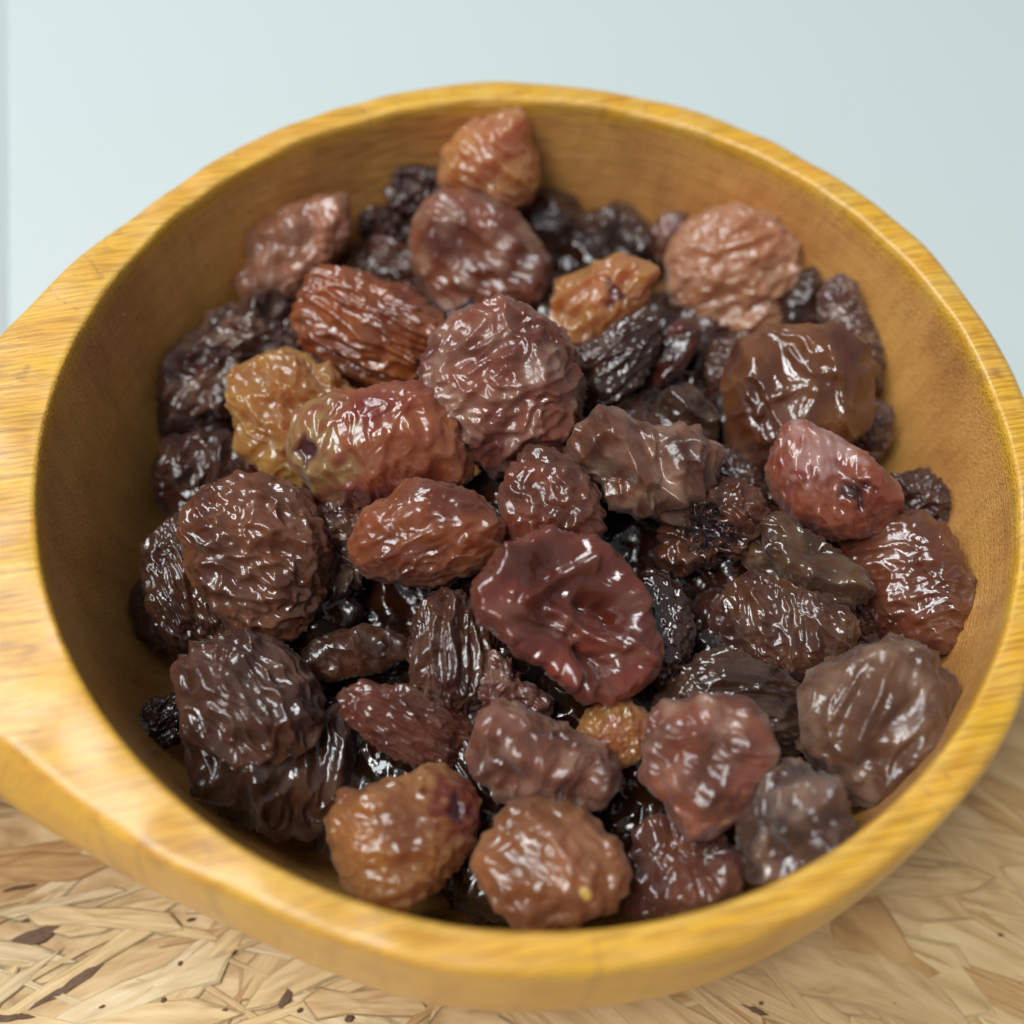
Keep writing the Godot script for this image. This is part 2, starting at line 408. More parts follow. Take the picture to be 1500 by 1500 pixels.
	raisin("big olive brown glossy raisin with thin wiry veins near the right wall", "wire", "gloss", Vector3(28.4, -8.6, -13.6), Vector3(-0.16, 0.74, 0.66), 0.70, "5c3a22", "42241a", {"folds": [[-1.2, 5.6, 1.4, 3.4, 0.35, 0.50], [1.4, 3.4, 4.3, 3.1, 0.35, 0.50], [4.3, 3.1, 5.6, -0.3, 0.35, 0.50], [-5.7, 1.8, -3.9, -1.2, 0.40, 0.60], [-3.9, -1.2, -1.8, 1.1, 0.35, 0.60], [-4.6, -4.3, 1.3, -2.6, 0.50, 0.80]]},
		[8.0, 8.2, 8.8, 9.6, 9.5, 8.9, 8.5, 8.5, 8.5, 8.7, 8.3, 8.1, 8.1, 8.3, 8.8, 9.3, 10.0, 9.6, 9.0, 8.5, 7.9, 7.8, 7.8, 8.1])
	raisin("small wrinkled brown raisin between the olive brown glossy one and the right wall", "fine", "wax", Vector3(38.9, -14.4, -14.6), Vector3(-0.31, 0.74, 0.60), 0.70, "4c322c", "3a221c", {},
		[2.0, 2.2, 2.5, 2.9, 3.4, 3.6, 3.5, 3.6, 3.4, 2.8, 2.4, 2.3, 2.3, 2.5, 2.9, 3.4, 3.4, 3.5, 3.7, 3.1, 2.6, 2.4, 2.1, 2.0])
	raisin("dark glossy raisin with one sharp shining crease, left of the olive brown one", "smooth", "gloss", Vector3(16.6, -10.1, -10.7), Vector3(-0.10, 0.67, 0.73), 0.70, "3a2a22", "281a16", {"folds": [[-1.6, 2.6, 2.6, 0.4, 0.80, 0.70]]},
		[3.5, 3.3, 3.3, 3.1, 3.2, 3.4, 3.7, 3.5, 3.6, 3.7, 3.5, 3.5, 3.7, 3.7, 3.6, 3.8, 3.6, 3.4, 3.4, 3.6, 3.9, 4.0, 4.2, 3.8])
	raisin("black raisin in the shadow below the olive brown glossy one", "net", "gloss", Vector3(23.3, -12.5, -4.6), Vector3(-0.47, 0.78, 0.42), 0.70, "2a1814", "341c18", {},
		[2.6, 2.2, 2.0, 1.9, 2.0, 2.3, 2.9, 4.0, 4.9, 4.6, 4.3, 3.6, 3.0, 2.8, 2.7, 2.9, 3.3, 3.5, 3.8, 4.3, 5.0, 4.4, 4.0, 3.4])
	raisin("crumpled brown raisin with broad pale folds, right of the central round raisin", "fold", "wax", Vector3(11.4, -6.2, -1.3), Vector3(0.08, 0.89, 0.46), 0.62, "5c3c30", "3e241e", {"folds": [[0.5, 4.1, 2.6, -0.5, 0.80, 1.20], [-0.6, -0.5, 3.3, -3.7, 0.70, 1.00], [2.6, -0.5, 3.3, -3.7, 0.70, 1.00], [-6.3, 3.0, -2.7, 2.3, 0.60, 0.90], [3.4, 2.0, 7.0, 1.7, 0.60, 1.20]]},
		[7.8, 8.1, 7.2, 5.7, 4.8, 4.4, 4.4, 4.8, 5.7, 6.8, 7.7, 7.9, 7.4, 5.5, 4.8, 4.6, 4.6, 4.9, 5.5, 5.8, 6.3, 7.0, 7.8, 7.7])
	raisin("small upright reddish raisin with glistening pimples below the central round raisin", "pimple", "red", Vector3(2.5, -5.8, 4.2), Vector3(-0.20, 0.91, 0.35), 0.80, "5e3024", "442418", {},
		[4.9, 4.6, 4.4, 4.3, 4.5, 4.7, 5.2, 5.6, 5.8, 5.5, 5.4, 5.1, 5.2, 5.3, 5.7, 5.9, 5.6, 5.3, 5.2, 5.4, 5.9, 6.5, 6.1, 5.5])
	raisin("orange brown lens shaped raisin with a pale crest along its top", "finewave", "red", Vector3(-9.5, -7.2, 8.4), Vector3(-0.13, 0.95, 0.30), 0.68, "6e402a", "54291d", {"folds": [[-4.9, 1.2, 6.3, -0.2, 0.70, 1.40], [-2.1, 3.6, 4.2, 3.1, 0.40, 1.20]]},
		[7.8, 7.1, 6.3, 5.6, 5.4, 5.1, 5.0, 4.9, 5.0, 5.3, 5.7, 6.7, 7.8, 8.3, 7.9, 6.6, 5.6, 5.1, 4.9, 5.0, 5.3, 6.0, 7.0, 7.8])
	raisin("big round brown raisin with dense crinkled skin on the left side of the heap", "net", "gloss", Vector3(-26.6, -10.1, 11.4), Vector3(0.16, 0.90, 0.40), 0.72, "5e3c2e", "44261c", {"folds": [[-5.3, -1.1, -0.5, -5.9, 0.50, 0.80], [-0.7, 5.2, 1.0, 1.8, 0.60, 0.90]]},
		[7.1, 7.1, 7.2, 7.3, 7.3, 7.6, 8.0, 8.0, 8.0, 8.1, 8.1, 7.6, 7.0, 6.8, 6.5, 6.6, 6.9, 7.4, 8.1, 8.5, 8.6, 8.0, 7.5, 7.2])
	raisin("dull brown raisin half hidden behind the big round one at the left wall", "long", "gloss", Vector3(-34.1, -16.7, 11.7), Vector3(0.21, 0.93, 0.30), 0.75, "40281e", "2e1a14", {"along": -1.01},
		[4.3, 3.9, 3.8, 4.0, 4.5, 5.2, 6.4, 7.1, 6.8, 6.5, 6.3, 5.6, 5.1, 4.9, 5.1, 5.3, 5.9, 6.5, 6.6, 7.2, 7.7, 8.0, 6.4, 5.1])
	raisin("dark crinkled raisin in the shade of the left wall below the yellow gold one", "fold", "dark", Vector3(-37.0, -17.3, -3.0), Vector3(0.08, 0.74, 0.67), 0.70, "3c2622", "281614", {},
		[5.1, 5.3, 5.4, 4.9, 4.2, 3.9, 3.8, 3.7, 3.8, 4.3, 4.8, 4.7, 4.9, 5.1, 5.3, 5.0, 4.4, 4.0, 3.5, 3.3, 3.4, 3.6, 4.0, 4.4])
	raisin("nearly black raisin highest up in the shade of the left wall", "smooth", "dark", Vector3(-39.7, -20.3, -11.1), Vector3(0.21, 0.86, 0.47), 0.75, "281614", "301a18", {},
		[5.2, 4.9, 4.6, 4.4, 3.9, 3.6, 3.6, 3.9, 4.0, 4.1, 4.5, 5.1, 4.9, 4.8, 4.6, 4.2, 3.9, 3.8, 3.7, 3.8, 4.2, 4.8, 4.7, 4.8])
	raisin("sliver of dark reddish raisin between the round left one and the lens shaped one", "shriv", "wax", Vector3(-18.5, -12.7, 8.0), Vector3(0.08, 0.89, 0.46), 0.70, "40201a", "30160f", {},
		[2.1, 2.6, 3.5, 5.1, 5.2, 5.1, 5.0, 5.1, 4.9, 4.5, 4.2, 3.6, 3.2, 3.1, 3.2, 3.6, 4.4, 5.6, 5.0, 4.2, 3.1, 2.4, 2.2, 2.1])
	raisin("flat dark raisin lying on its side deep in the left gap", "smooth", "gloss", Vector3(-16.1, -15.6, 18.7), Vector3(0.16, 0.89, 0.43), 0.35, "40281e", "2c1a14", {"folds": [[-4.7, -0.5, -0.6, 1.2, 0.50, 0.90]]},
		[5.6, 5.7, 4.7, 3.7, 3.3, 3.1, 2.8, 2.7, 2.8, 3.1, 3.7, 4.4, 5.3, 5.8, 5.0, 3.9, 3.2, 2.7, 2.4, 2.3, 2.4, 2.7, 3.4, 4.2])
	raisin("dark upright raisin with two bright shiny ridges left of the big curled one", "long", "gloss", Vector3(-5.7, -10.9, 19.7), Vector3(0.33, 0.93, 0.15), 0.70, "40261c", "341a14", {"folds": [[-2.7, 3.7, -3.6, -3.2, 0.80, 0.70], [-1.3, 4.5, -1.3, -3.0, 0.80, 0.70]], "along": -1.59},
		[4.1, 4.1, 4.2, 4.3, 4.8, 5.5, 5.9, 6.2, 5.8, 5.1, 4.5, 4.2, 4.2, 4.3, 4.5, 5.1, 5.4, 5.6, 6.0, 6.0, 5.9, 5.3, 5.0, 4.4])
	raisin("large curled raisin folded open like an ear, with deep glossy hollows", "ear", "redgloss", Vector3(4.9, -5.5, 17.5), Vector3(0.23, 0.93, 0.28), 0.60, "64302a", "4a221e", {"folds": [[-4.4, 1.4, 1.7, 5.1, 1.35, 0.62], [-8.4, 1.3, -6.1, 5.6, 1.00, 0.78], [-6.1, 5.6, -2.0, 7.3, 0.86, 0.78], [2.1, 7.0, 6.9, 2.1, 0.72, 0.94], [-7.8, -0.0, -0.1, -5.0, 1.29, 0.78], [-0.1, -5.0, 1.2, -7.2, 1.00, 0.70], [1.7, 1.9, 4.4, 0.0, -2.15, 1.17], [-2.1, 0.5, 4.7, -2.6, 1.00, 0.62], [0.9, -3.3, 3.0, -4.9, -1.86, 0.94], [4.0, -1.3, 7.8, -3.5, 1.00, 0.70], [-4.8, -0.6, -0.7, -2.2, -1.29, 0.62], [-3.4, 4.4, -2.0, 5.5, -0.72, 1.25]], "dish": 0.28},
		[8.7, 8.0, 7.6, 7.4, 7.5, 7.6, 8.1, 8.6, 8.8, 9.2, 9.3, 9.2, 8.4, 6.6, 5.2, 4.5, 4.2, 4.6, 5.8, 8.2, 9.1, 9.7, 10.1, 9.4])
	raisin("black shiny raisin with a glittering top, right of the big curled one", "pimple", "shiny", Vector3(14.7, -10.3, 15.1), Vector3(0.03, 0.93, 0.36), 0.80, "201410", "2c1a12", {},
		[3.1, 3.1, 3.2, 3.6, 4.3, 4.8, 5.7, 6.1, 5.6, 3.8, 2.9, 2.5, 2.4, 2.4, 2.6, 3.2, 4.2, 5.7, 6.0, 5.0, 4.3, 3.6, 3.2, 3.0])
	raisin("red brown raisin with a dark torn hollow, deep in the gap right of the centre", "shriv", "redgloss", Vector3(19.5, -9.7, 3.3), Vector3(-0.28, 0.77, 0.58), 0.70, "4c2a1e", "301812", {"spots": [[0.1, 0.3, 2.8, "22100f", 1.2]]},
		[4.8, 5.5, 5.6, 5.5, 5.3, 5.1, 4.6, 4.3, 4.1, 3.8, 3.7, 3.9, 4.4, 5.0, 6.1, 6.3, 5.3, 4.1, 3.5, 3.2, 3.2, 3.4, 3.9, 4.3])
	raisin("dusty red wedge shaped raisin with a dark dimple near the right wall", "ridgetop", "red", Vector3(31.7, -7.7, -2.7), Vector3(-0.07, 0.78, 0.62), 0.75, "7a463a", "5e2a22", {"folds": [[-3.9, 5.8, 5.8, -0.6, 0.90, 1.20]], "spots": [[1.8, -0.4, 1.7, "35181a", 0.6], [-1.4, 4.0, 4.2, "a88078", 0.0]]},
		[6.2, 5.2, 4.2, 3.7, 3.5, 3.6, 4.1, 5.1, 7.1, 7.5, 7.1, 6.8, 6.4, 6.2, 5.9, 5.7, 5.7, 5.8, 6.1, 6.4, 6.7, 7.0, 7.2, 7.0])
	raisin("black raisin touching the right wall behind the dusty red wedge shaped one", "shriv", "dark", Vector3(42.7, -13.7, -4.9), Vector3(0.00, 0.73, 0.68), 0.75, "2c1a1c", "3a2424", {},
		[3.4, 3.3, 3.5, 3.3, 3.4, 3.6, 3.4, 3.2, 3.4, 4.1, 4.5, 3.9, 3.5, 3.2, 2.8, 2.6, 2.6, 2.7, 3.0, 3.5, 4.4, 4.6, 4.2, 3.7])
	raisin("large red brown raisin with a grainy wrinkled side, farthest right against the wall", "finewave", "redgloss", Vector3(40.5, -12.5, 6.1), Vector3(-0.43, 0.82, 0.38), 0.62, "5c362c", "4c2c26", {"folds": [[-5.1, 2.1, 4.3, 1.6, 0.40, 1.00]]},
		[6.4, 6.2, 6.3, 6.7, 7.0, 7.6, 7.8, 8.1, 7.9, 7.9, 7.5, 6.9, 6.1, 5.6, 5.3, 5.3, 5.5, 5.8, 6.6, 7.7, 8.3, 7.6, 7.0, 6.5])
	raisin("olive grey raisin with twisted folds below the dusty red wedge shaped one", "fold", "gloss", Vector3(29.2, -9.6, 6.2), Vector3(-0.22, 0.89, 0.39), 0.65, "4c3a2c", "38261e", {"folds": [[-2.0, 4.5, -1.5, -0.5, 0.60, 0.90], [-0.8, -0.5, 5.6, -2.8, 0.80, 0.90], [-4.1, 3.8, -3.5, 0.2, 0.60, 0.80]]},
		[4.3, 3.3, 2.7, 2.4, 2.4, 2.5, 3.1, 4.4, 6.0, 6.8, 6.5, 6.1, 5.8, 4.9, 4.4, 4.0, 4.0, 4.2, 4.4, 4.8, 5.6, 6.6, 7.0, 6.0])
	raisin("dark purplish raisin with an amber lower edge beneath the olive grey twisted one", "net", "gloss", Vector3(27.0, -11.5, 13.2), Vector3(-0.18, 0.88, 0.44), 0.65, "382222", "4a3022", {},
		[7.2, 7.0, 6.0, 4.9, 4.3, 4.3, 4.8, 5.7, 6.3, 6.5, 6.7, 6.9, 6.7, 6.1, 5.4, 4.9, 4.6, 4.7, 5.0, 5.6, 6.0, 6.1, 6.4, 6.9])
	raisin("grey brown round raisin with a bare smooth patch, lowest right against the wall", "wave", "wax", Vector3(35.1, -9.2, 23.3), Vector3(-0.13, 0.90, 0.42), 0.70, "5c463c", "48302a", {"folds": [[-3.8, 1.1, -1.2, 5.0, 0.50, 0.80], [-1.9, 0.4, -0.2, 4.3, 0.50, 0.80], [-0.8, -2.1, 4.4, 1.1, 0.60, 1.00]]},
		[6.9, 7.1, 7.7, 7.9, 8.0, 7.7, 7.3, 7.2, 7.0, 7.0, 7.0, 7.1, 7.0, 6.9, 6.8, 7.0, 7.2, 7.6, 7.7, 7.3, 6.8, 6.6, 6.7, 6.7])
	raisin("dark raisin with tight silvery wrinkles behind the blurred pinkish brown one", "long", "gloss", Vector3(22.4, -12.6, 21.8), Vector3(0.10, 0.92, 0.37), 0.70, "3c2a24", "2c1c18", {"along": -0.05},
		[7.3, 7.0, 6.0, 5.3, 5.1, 4.9, 5.1, 5.6, 5.8, 6.1, 6.6, 7.2, 7.8, 6.3, 5.2, 4.6, 4.4, 4.5, 5.0, 5.8, 6.4, 7.4, 7.7, 7.6])
	raisin("pinkish brown lumpy raisin with two bright shiny spots near the front", "lump", "wax", Vector3(18.8, -8.3, 29.4), Vector3(-0.05, 0.94, 0.35), 0.72, "744840", "52302a", {"folds": [[-2.2, -1.4, 0.9, -2.0, 0.70, 1.20], [2.4, 3.6, 4.8, 1.1, 0.60, 1.10]]},
		[5.9, 6.2, 6.7, 7.1, 7.2, 6.7, 6.2, 6.0, 6.2, 6.3, 6.2, 6.0, 5.8, 5.8, 5.5, 5.6, 6.1, 7.0, 6.5, 6.1, 5.8, 5.8, 5.7, 5.7])
	raisin("small golden raisin wedged between the pinkish lumpy one and the curled one", "pimple", "amber", Vector3(10.6, -10.7, 26.2), Vector3(0.03, 0.86, 0.51), 0.80, "8c6640", "7a4a34", {},
		[3.9, 3.8, 3.3, 3.1, 3.0, 3.1, 3.3, 3.1, 3.1, 3.2, 3.3, 3.5, 3.8, 3.9, 3.7, 3.5, 3.2, 3.2, 3.4, 3.3, 3.3, 3.6, 3.8, 3.7])
	raisin("long mauve brown raisin with a broad bright crease along its back, near the front", "wave", "wax", Vector3(3.9, -9.8, 30.0), Vector3(-0.03, 0.73, 0.68), 0.75, "62403a", "44261e", {"folds": [[-4.3, 3.7, -1.8, 1.4, 0.80, 1.20], [-1.8, 1.4, 2.1, 0.5, 0.90, 1.10]]},
		[7.0, 5.7, 4.2, 3.5, 3.3, 3.2, 3.5, 4.1, 5.3, 6.5, 7.3, 7.3, 7.0, 6.4, 5.7, 5.0, 4.7, 4.5, 4.6, 5.0, 5.7, 6.6, 7.2, 7.6])
	raisin("flat red brown raisin with slanting ridges, right of the big blackish wrinkled one", "long", "redgloss", Vector3(-9.5, -12.2, 27.4), Vector3(0.26, 0.77, 0.58), 0.60, "56302a", "42221c", {"along": -0.53},
		[6.6, 5.4, 4.6, 4.0, 3.6, 3.5, 3.7, 4.0, 4.8, 6.1, 6.9, 6.2, 4.4, 3.3, 2.8, 2.5, 2.5, 2.6, 3.0, 3.8, 4.9, 6.6, 6.9, 6.8])
	raisin("star shaped shrivelled scrap of raisin below the big curled one", "star", "wax", Vector3(-0.1, -10.9, 22.7), Vector3(0.01, 0.89, 0.45), 0.80, "4a2a26", "5a3430", {},
		[2.6, 1.8, 1.4, 1.3, 1.3, 1.6, 2.5, 3.6, 3.7, 3.2, 3.3, 3.6, 3.7, 3.2, 3.0, 3.0, 3.2, 3.5, 3.2, 2.9, 3.5, 4.7, 4.5, 4.1])
	raisin("big blackish brown raisin with thick worm like wrinkles on the lower left", "worm", "gloss", Vector3(-25.1, -12.8, 26.0), Vector3(0.10, 0.98, 0.19), 0.72, "48302c", "34201c", {"folds": [[-5.2, 4.4, -2.9, -0.2, 0.60, 0.80], [-1.1, 2.5, -1.5, -0.9, 0.60, 0.80], [0.9, 1.2, 5.7, -2.0, 0.60, 0.80], [-1.0, -3.5, 6.1, -1.7, 0.70, 0.90]]},
		[6.6, 6.3, 5.8, 5.7, 5.7, 5.9, 6.4, 6.6, 7.1, 7.4, 7.5, 7.2, 6.7, 6.4, 6.5, 6.3, 6.3, 6.3, 6.4, 6.7, 7.0, 7.5, 7.6, 7.3])
	raisin("very dark raisin sunk below the big blackish wrinkled one at the lower left rim", "wave", "gloss", Vector3(-22.2, -16.9, 31.0), Vector3(0.15, 0.95, 0.27), 0.75, "34201a", "241410", {},
		[8.3, 8.5, 8.7, 8.7, 4.6, 2.1, 1.4, 1.2, 1.3, 1.7, 3.0, 8.4, 8.2, 7.5, 6.6, 6.0, 5.7, 5.9, 6.4, 6.7, 7.3, 8.0, 8.4, 8.4])
	raisin("small black crumpled raisin stuck at the lower left wall", "shriv", "dark", Vector3(-34.3, -17.6, 27.1), Vector3(0.11, 0.88, 0.47), 0.80, "1e1414", "2a1c1a", {},
		[2.3, 2.2, 2.3, 2.5, 2.7, 2.5, 2.4, 2.4, 2.3, 2.1, 2.1, 2.2, 2.4, 2.3, 2.3, 2.4, 2.2, 2.1, 2.2, 2.3, 2.3, 2.3, 2.5, 2.5])
	raisin("bright orange amber raisin with a reddish end, at the front left rim", "finewave", "amber", Vector3(-8.2, -12.5, 37.8), Vector3(0.20, 0.97, 0.11), 0.75, "84603e", "6a442c", {"spots": [[4.6, 2.5, 3.6, "6a2818", 0.0], [4.2, 2.2, 1.3, "40181c", 0.4]]},
		[6.2, 7.0, 7.6, 7.5, 7.1, 6.6, 5.7, 5.2, 5.3, 6.0, 7.2, 7.2, 7.0, 6.5, 6.4, 6.3, 6.5, 6.3, 6.3, 5.8, 5.3, 5.2, 5.2, 5.6])
	raisin("tan brown raisin with a beaded edge and yellow fleck, nearest the front rim", "bead", "red", Vector3(5.1, -11.0, 39.4), Vector3(-0.03, 0.98, 0.19), 0.62, "7e5842", "66442f", {"spots": [[3.1, -2.7, 0.6, "d8b060", -0.2]]},
		[7.2, 6.7, 5.9, 5.7, 5.8, 5.4, 5.4, 5.9, 6.3, 6.2, 5.9, 6.3, 7.0, 6.3, 5.8, 5.7, 5.9, 5.8, 5.4, 5.3, 5.6, 6.1, 6.9, 7.2])
	raisin("dark twisted raisin with a shiny hollow at the front right rim", "fold", "gloss", Vector3(18.2, -14.6, 37.3), Vector3(-0.30, 0.91, 0.30), 0.65, "42282a", "563630", {"folds": [[-4.2, 3.0, -1.3, 4.0, 0.80, 1.00], [-1.3, 4.0, 2.2, 1.8, 0.80, 1.00], [-3.0, 1.4, 0.9, 1.5, -0.90, 1.40], [-0.5, -2.5, 5.3, 0.3, 0.90, 1.10]]},
		[6.0, 6.3, 3.6, 2.9, 2.7, 2.7, 3.0, 3.8, 5.2, 5.6, 5.9, 5.8, 6.0, 6.3, 6.9, 6.3, 5.3, 4.6, 4.2, 4.0, 4.2, 4.3, 4.6, 5.3])
	raisin("slate purple raisin with sharp crumpled folds at the right front rim", "fold", "wax", Vector3(26.9, -7.9, 34.8), Vector3(-0.31, 0.86, 0.41), 0.65, "483638", "342624", {"folds": [[-0.9, 4.3, -0.4, 0.1, 0.80, 1.10], [-2.9, -1.8, -0.4, 0.7, 0.80, 1.00], [-0.4, 0.1, 4.0, -1.2, 0.70, 1.00], [1.5, 3.2, 3.8, 2.7, 0.70, 1.00]]},
		[4.8, 4.7, 5.0, 5.2, 5.1, 5.2, 5.3, 5.4, 5.8, 5.3, 5.1, 5.1, 4.9, 5.1, 5.3, 5.5, 6.0, 5.1, 4.5, 4.3, 4.3, 4.6, 4.9, 4.9])
	raisin("thin black raisin in the slot between the orange amber and tan brown ones", "fine", "dark", Vector3(-0.5, -15.9, 34.0), Vector3(-0.39, 0.89, 0.24), 0.70, "201414", "2a1a18", {},
		[2.1, 2.2, 2.3, 2.7, 3.3, 3.3, 3.3, 2.9, 2.4, 2.1, 2.0, 2.1, 2.2, 2.2, 2.3, 2.5, 3.0, 3.1, 3.1, 2.8, 2.3, 2.1, 2.0, 2.1])
	sunken_raisins()


func sunken_raisins() -> void:
	# the ones below, of which only dark patches show between the top ones
	var rng := RandomNumberGenerator.new()
	rng.seed = 71
	var meshes := []
	for k in 6:
		var radii := []
		for i in 12:
			radii.append(7.6 + 1.6 * sin(i * TAU / 12.0 * 2.0 + k) + rng.randf_range(-0.5, 0.5))
		meshes.append(raisin_mesh(["net", "shriv", "long"][k % 3], 0.72, ["301a14", "241410", "3a1e16"][k % 3], "1c0f0c", {}, radii, ball_coarse, 0.0))
	var spots := []
	for ring in [[0.0, 1], [0.28, 6], [0.54, 12], [0.72, 15]]:
		for k in ring[1]:
			var turn: float = TAU * k / ring[1] + ring[0] * 5.0
			spots.append(Vector2(cos(turn), sin(turn)) * ring[0])
	var said := {
		0: "dark raisin deep in the gap between the red stem scarred and pimpled upright ones",
		1: "dark raisin sunk just below the left lobe of the big curled one",
		2: "dark raisin sunk in the black gap under the orange brown lens shaped one",
		5: "dark raisin low in the gap between the central round and crumpled ones",
		6: "dark raisin sunk in the gap under the crumpled one with broad pale folds",
		7: "dark raisin at the lower right foot of the big round left one",
		8: "dark raisin showing a patch just below the yellow gold one",
		10: "scrap of dark raisin between the ridged amber brown and the big smooth brown one",
		11: "scrap of dark raisin between the golden folded one and the central round one",
		12: "dark raisin deep under the slim reddish one standing on edge",
		13: "scrap of dark raisin at the left foot of the big olive brown glossy one",
		14: "dark raisin under the red brown one with the torn hollow",
		15: "dark raisin deep in the gap right of the black shiny glittering one",
		16: "dark raisin beneath the small golden one near the front",
		17: "dark raisin under the left end of the long mauve brown one",
		18: "dark raisin at the bottom of the wide black gap left of the ridged upright one",
		22: "dark raisin below the glossy black one at the far wall, behind the golden one",
		23: "dark raisin in the shade under the left edge of the big pale pinkish one",
		26: "dark raisin in the gap between the large farthest right one and the grey brown one",
		28: "dark raisin in the front gap between the mauve brown and pinkish lumpy ones",
		29: "dark raisin low in the front gap between the amber and tan brown ones",
		30: "dark raisin behind the bright amber one at the front left",
		32: "dark raisin at the left wall under the dull brown half hidden one",
		33: "dark raisin at the left wall under the dark crinkled shaded one",
	}
	for k in spots.size():
		if not said.has(k):
			continue
		var p: Vector2 = spots[k]
		var y := (-0.31 if not k in [2, 6, 18] else -0.42) - 0.20 * p.length_squared() + 0.04 * p.x
		var o := put("raisin", meshes[k % 6], mats["gloss"], self)
		o.position = Vector3(p.x, y, p.y) * S
		o.rotation = Vector3(-PI / 2 + rng.randf_range(-0.4, 0.4), rng.randf_range(-0.4, 0.4), rng.randf() * TAU)
		tag(o, said[k], "raisin", HEAP)


func build_crumbs() -> void:
	# pale specks of sugar and skin that cling to the inside of the bowl
	var rng := RandomNumberGenerator.new()
	rng.seed = 5
	var grain_ball := make_ball(2)
	var v := PackedVector3Array()
	var col := PackedColorArray()
	var index := PackedInt32Array()
	for k in 30:
		var turn := rng.randf_range(-1.9, 1.3) if k < 22 else rng.randf() * TAU
		var h := rng.randf_range(0.05, 0.3)
		var r := lerpf(0.994, 0.962, h / 0.3)
		var at := Vector3(cos(turn) * r, -h, sin(turn) * r) * S
		var size := rng.randf_range(0.00005, 0.00014)
		var first := v.size()
		for d in grain_ball[0]:
			v.append(at + d * size * rng.randf_range(0.6, 1.3))
			col.append(Color(0.55, 0.45, 0.32))
		for i in grain_ball[1]:
			index.append(first + i)
	var m := StandardMaterial3D.new()
	m.resource_name = "crumb"
	m.vertex_color_use_as_albedo = true
	m.roughness = 0.6
	var o := put("crumbs", smooth_mesh(v, col, index), m, self)
	tag(o, "tiny pale crumbs clinging to the inside wall of the scoop", "crumbs", "", "stuff")


# ---------------------------------------------------------------- table and board

func slab(size: Vector3, bevel: float) -> ArrayMesh:
	# a box with chamfered edges: eight corners of three points each
	var st := SurfaceTool.new()
	st.begin(Mesh.PRIMITIVE_TRIANGLES)
	st.set_smooth_group(-1)
	var h := size * 0.5
	var at := func(s: Vector3, axis: int) -> Vector3:
		var p := h - Vector3.ONE * bevel
		p[axis] += bevel
		return p * s
	var quad := func(a: Vector3, b: Vector3, c: Vector3, d: Vector3) -> void:
		var out := (a + b + c + d)
		var list := [a, b, c, a, c, d] if (b - a).cross(c - a).dot(out) < 0.0 else [a, c, b, a, d, c]
		for p in list:
			st.add_vertex(p)
	for axis in 3:
		var i := (axis + 1) % 3
		var j := (axis + 2) % 3
		for s in [-1.0, 1.0]:
			var corner := []
			for e in [[-1, -1], [1, -1], [1, 1], [-1, 1]]:
				var w := Vector3.ZERO
				w[axis] = s
				w[i] = e[0]
				w[j] = e[1]
				corner.append(at.call(w, axis))
			quad.call(corner[0], corner[1], corner[2], corner[3])
		for si in [-1.0, 1.0]:
			for sj in [-1.0, 1.0]:
				var w0 := Vector3.ZERO
				w0[axis] = -1.0
				w0[i] = si
				w0[j] = sj
				var w1 := w0
				w1[axis] = 1.0
				quad.call(at.call(w0, i), at.call(w1, i), at.call(w1, j), at.call(w0, j))
	st.generate_normals()
	return st.commit()


func build_table() -> void:
	var m := StandardMaterial3D.new()
	m.resource_name = "white_laminate"
	m.albedo_color = Color(0.772, 0.806, 0.80)
	m.roughness = 0.55
	m.heightmap_enabled = true
	m.heightmap_texture = picture(noise(FastNoiseLite.TYPE_SIMPLEX_SMOOTH, 9, 0.03, FastNoiseLite.FRACTAL_FBM, 3), 256)
	m.heightmap_scale = 0.004
	m.uv1_triplanar = true
	m.uv1_scale = Vector3.ONE * 12.0
	var t := thing("white_table")
	t.position = Vector3(-1.714, -1.05, -0.939) * S
	t.rotation.y = 0.2995
	tag(t, "plain bluish white table surface behind the scoop and under the board", "table")
	var right := put("panel", slab(Vector3(1.2, 0.018, 1.4), 0.0008), m, t)
	right.position = Vector3(0.6, -0.009, -0.1)
	var left := put("panel", slab(Vector3(0.5, 0.018, 1.4), 0.0008), m, t)
	left.position = Vector3(-0.2501, -0.0091, -0.1)


func strand_shape(k: int) -> ArrayMesh:
	# a thin splinter of wood 1 long, 1 wide and 1 thick, ragged at the ends, its upper edge chamfered
	var rng := RandomNumberGenerator.new()
	rng.seed = 100 + k
	var low := PackedVector2Array()
	var m := 3
	for i in m + 1:
		low.append(Vector2(-0.42 + 0.84 * float(i) / m, -0.5 + rng.randf_range(0.0, 0.35)))
	low.append(Vector2(0.5 + rng.randf_range(0.0, 0.25), rng.randf_range(-0.3, 0.3)))
	for i in m + 1:
		low.append(Vector2(0.42 - 0.84 * float(i) / m, 0.5 - rng.randf_range(0.0, 0.35)))
	low.append(Vector2(-0.5 - rng.randf_range(0.0, 0.25), rng.randf_range(-0.3, 0.3)))
	var st := SurfaceTool.new()
	st.begin(Mesh.PRIMITIVE_TRIANGLES)
	st.set_smooth_group(0)
	var n := low.size()
	var top := []
	for p in low:
		top.append(Vector3(p.x * 0.96, 0.4 + 0.2 * sin(p.x * 5.0 + k), p.y * 0.84))
	var mid := Vector3(0, 0.6, 0)
	for i in n:
		var j := (i + 1) % n
		var a: Vector3 = top[i]
		var b: Vector3 = top[j]
		var c := Vector3(low[i].x, -0.5, low[i].y)
		var d := Vector3(low[j].x, -0.5, low[j].y)
		for p in [mid, a, b, a, c, b, b, c, d]:
			st.add_vertex(p)
	st.generate_normals()
	return st.commit()


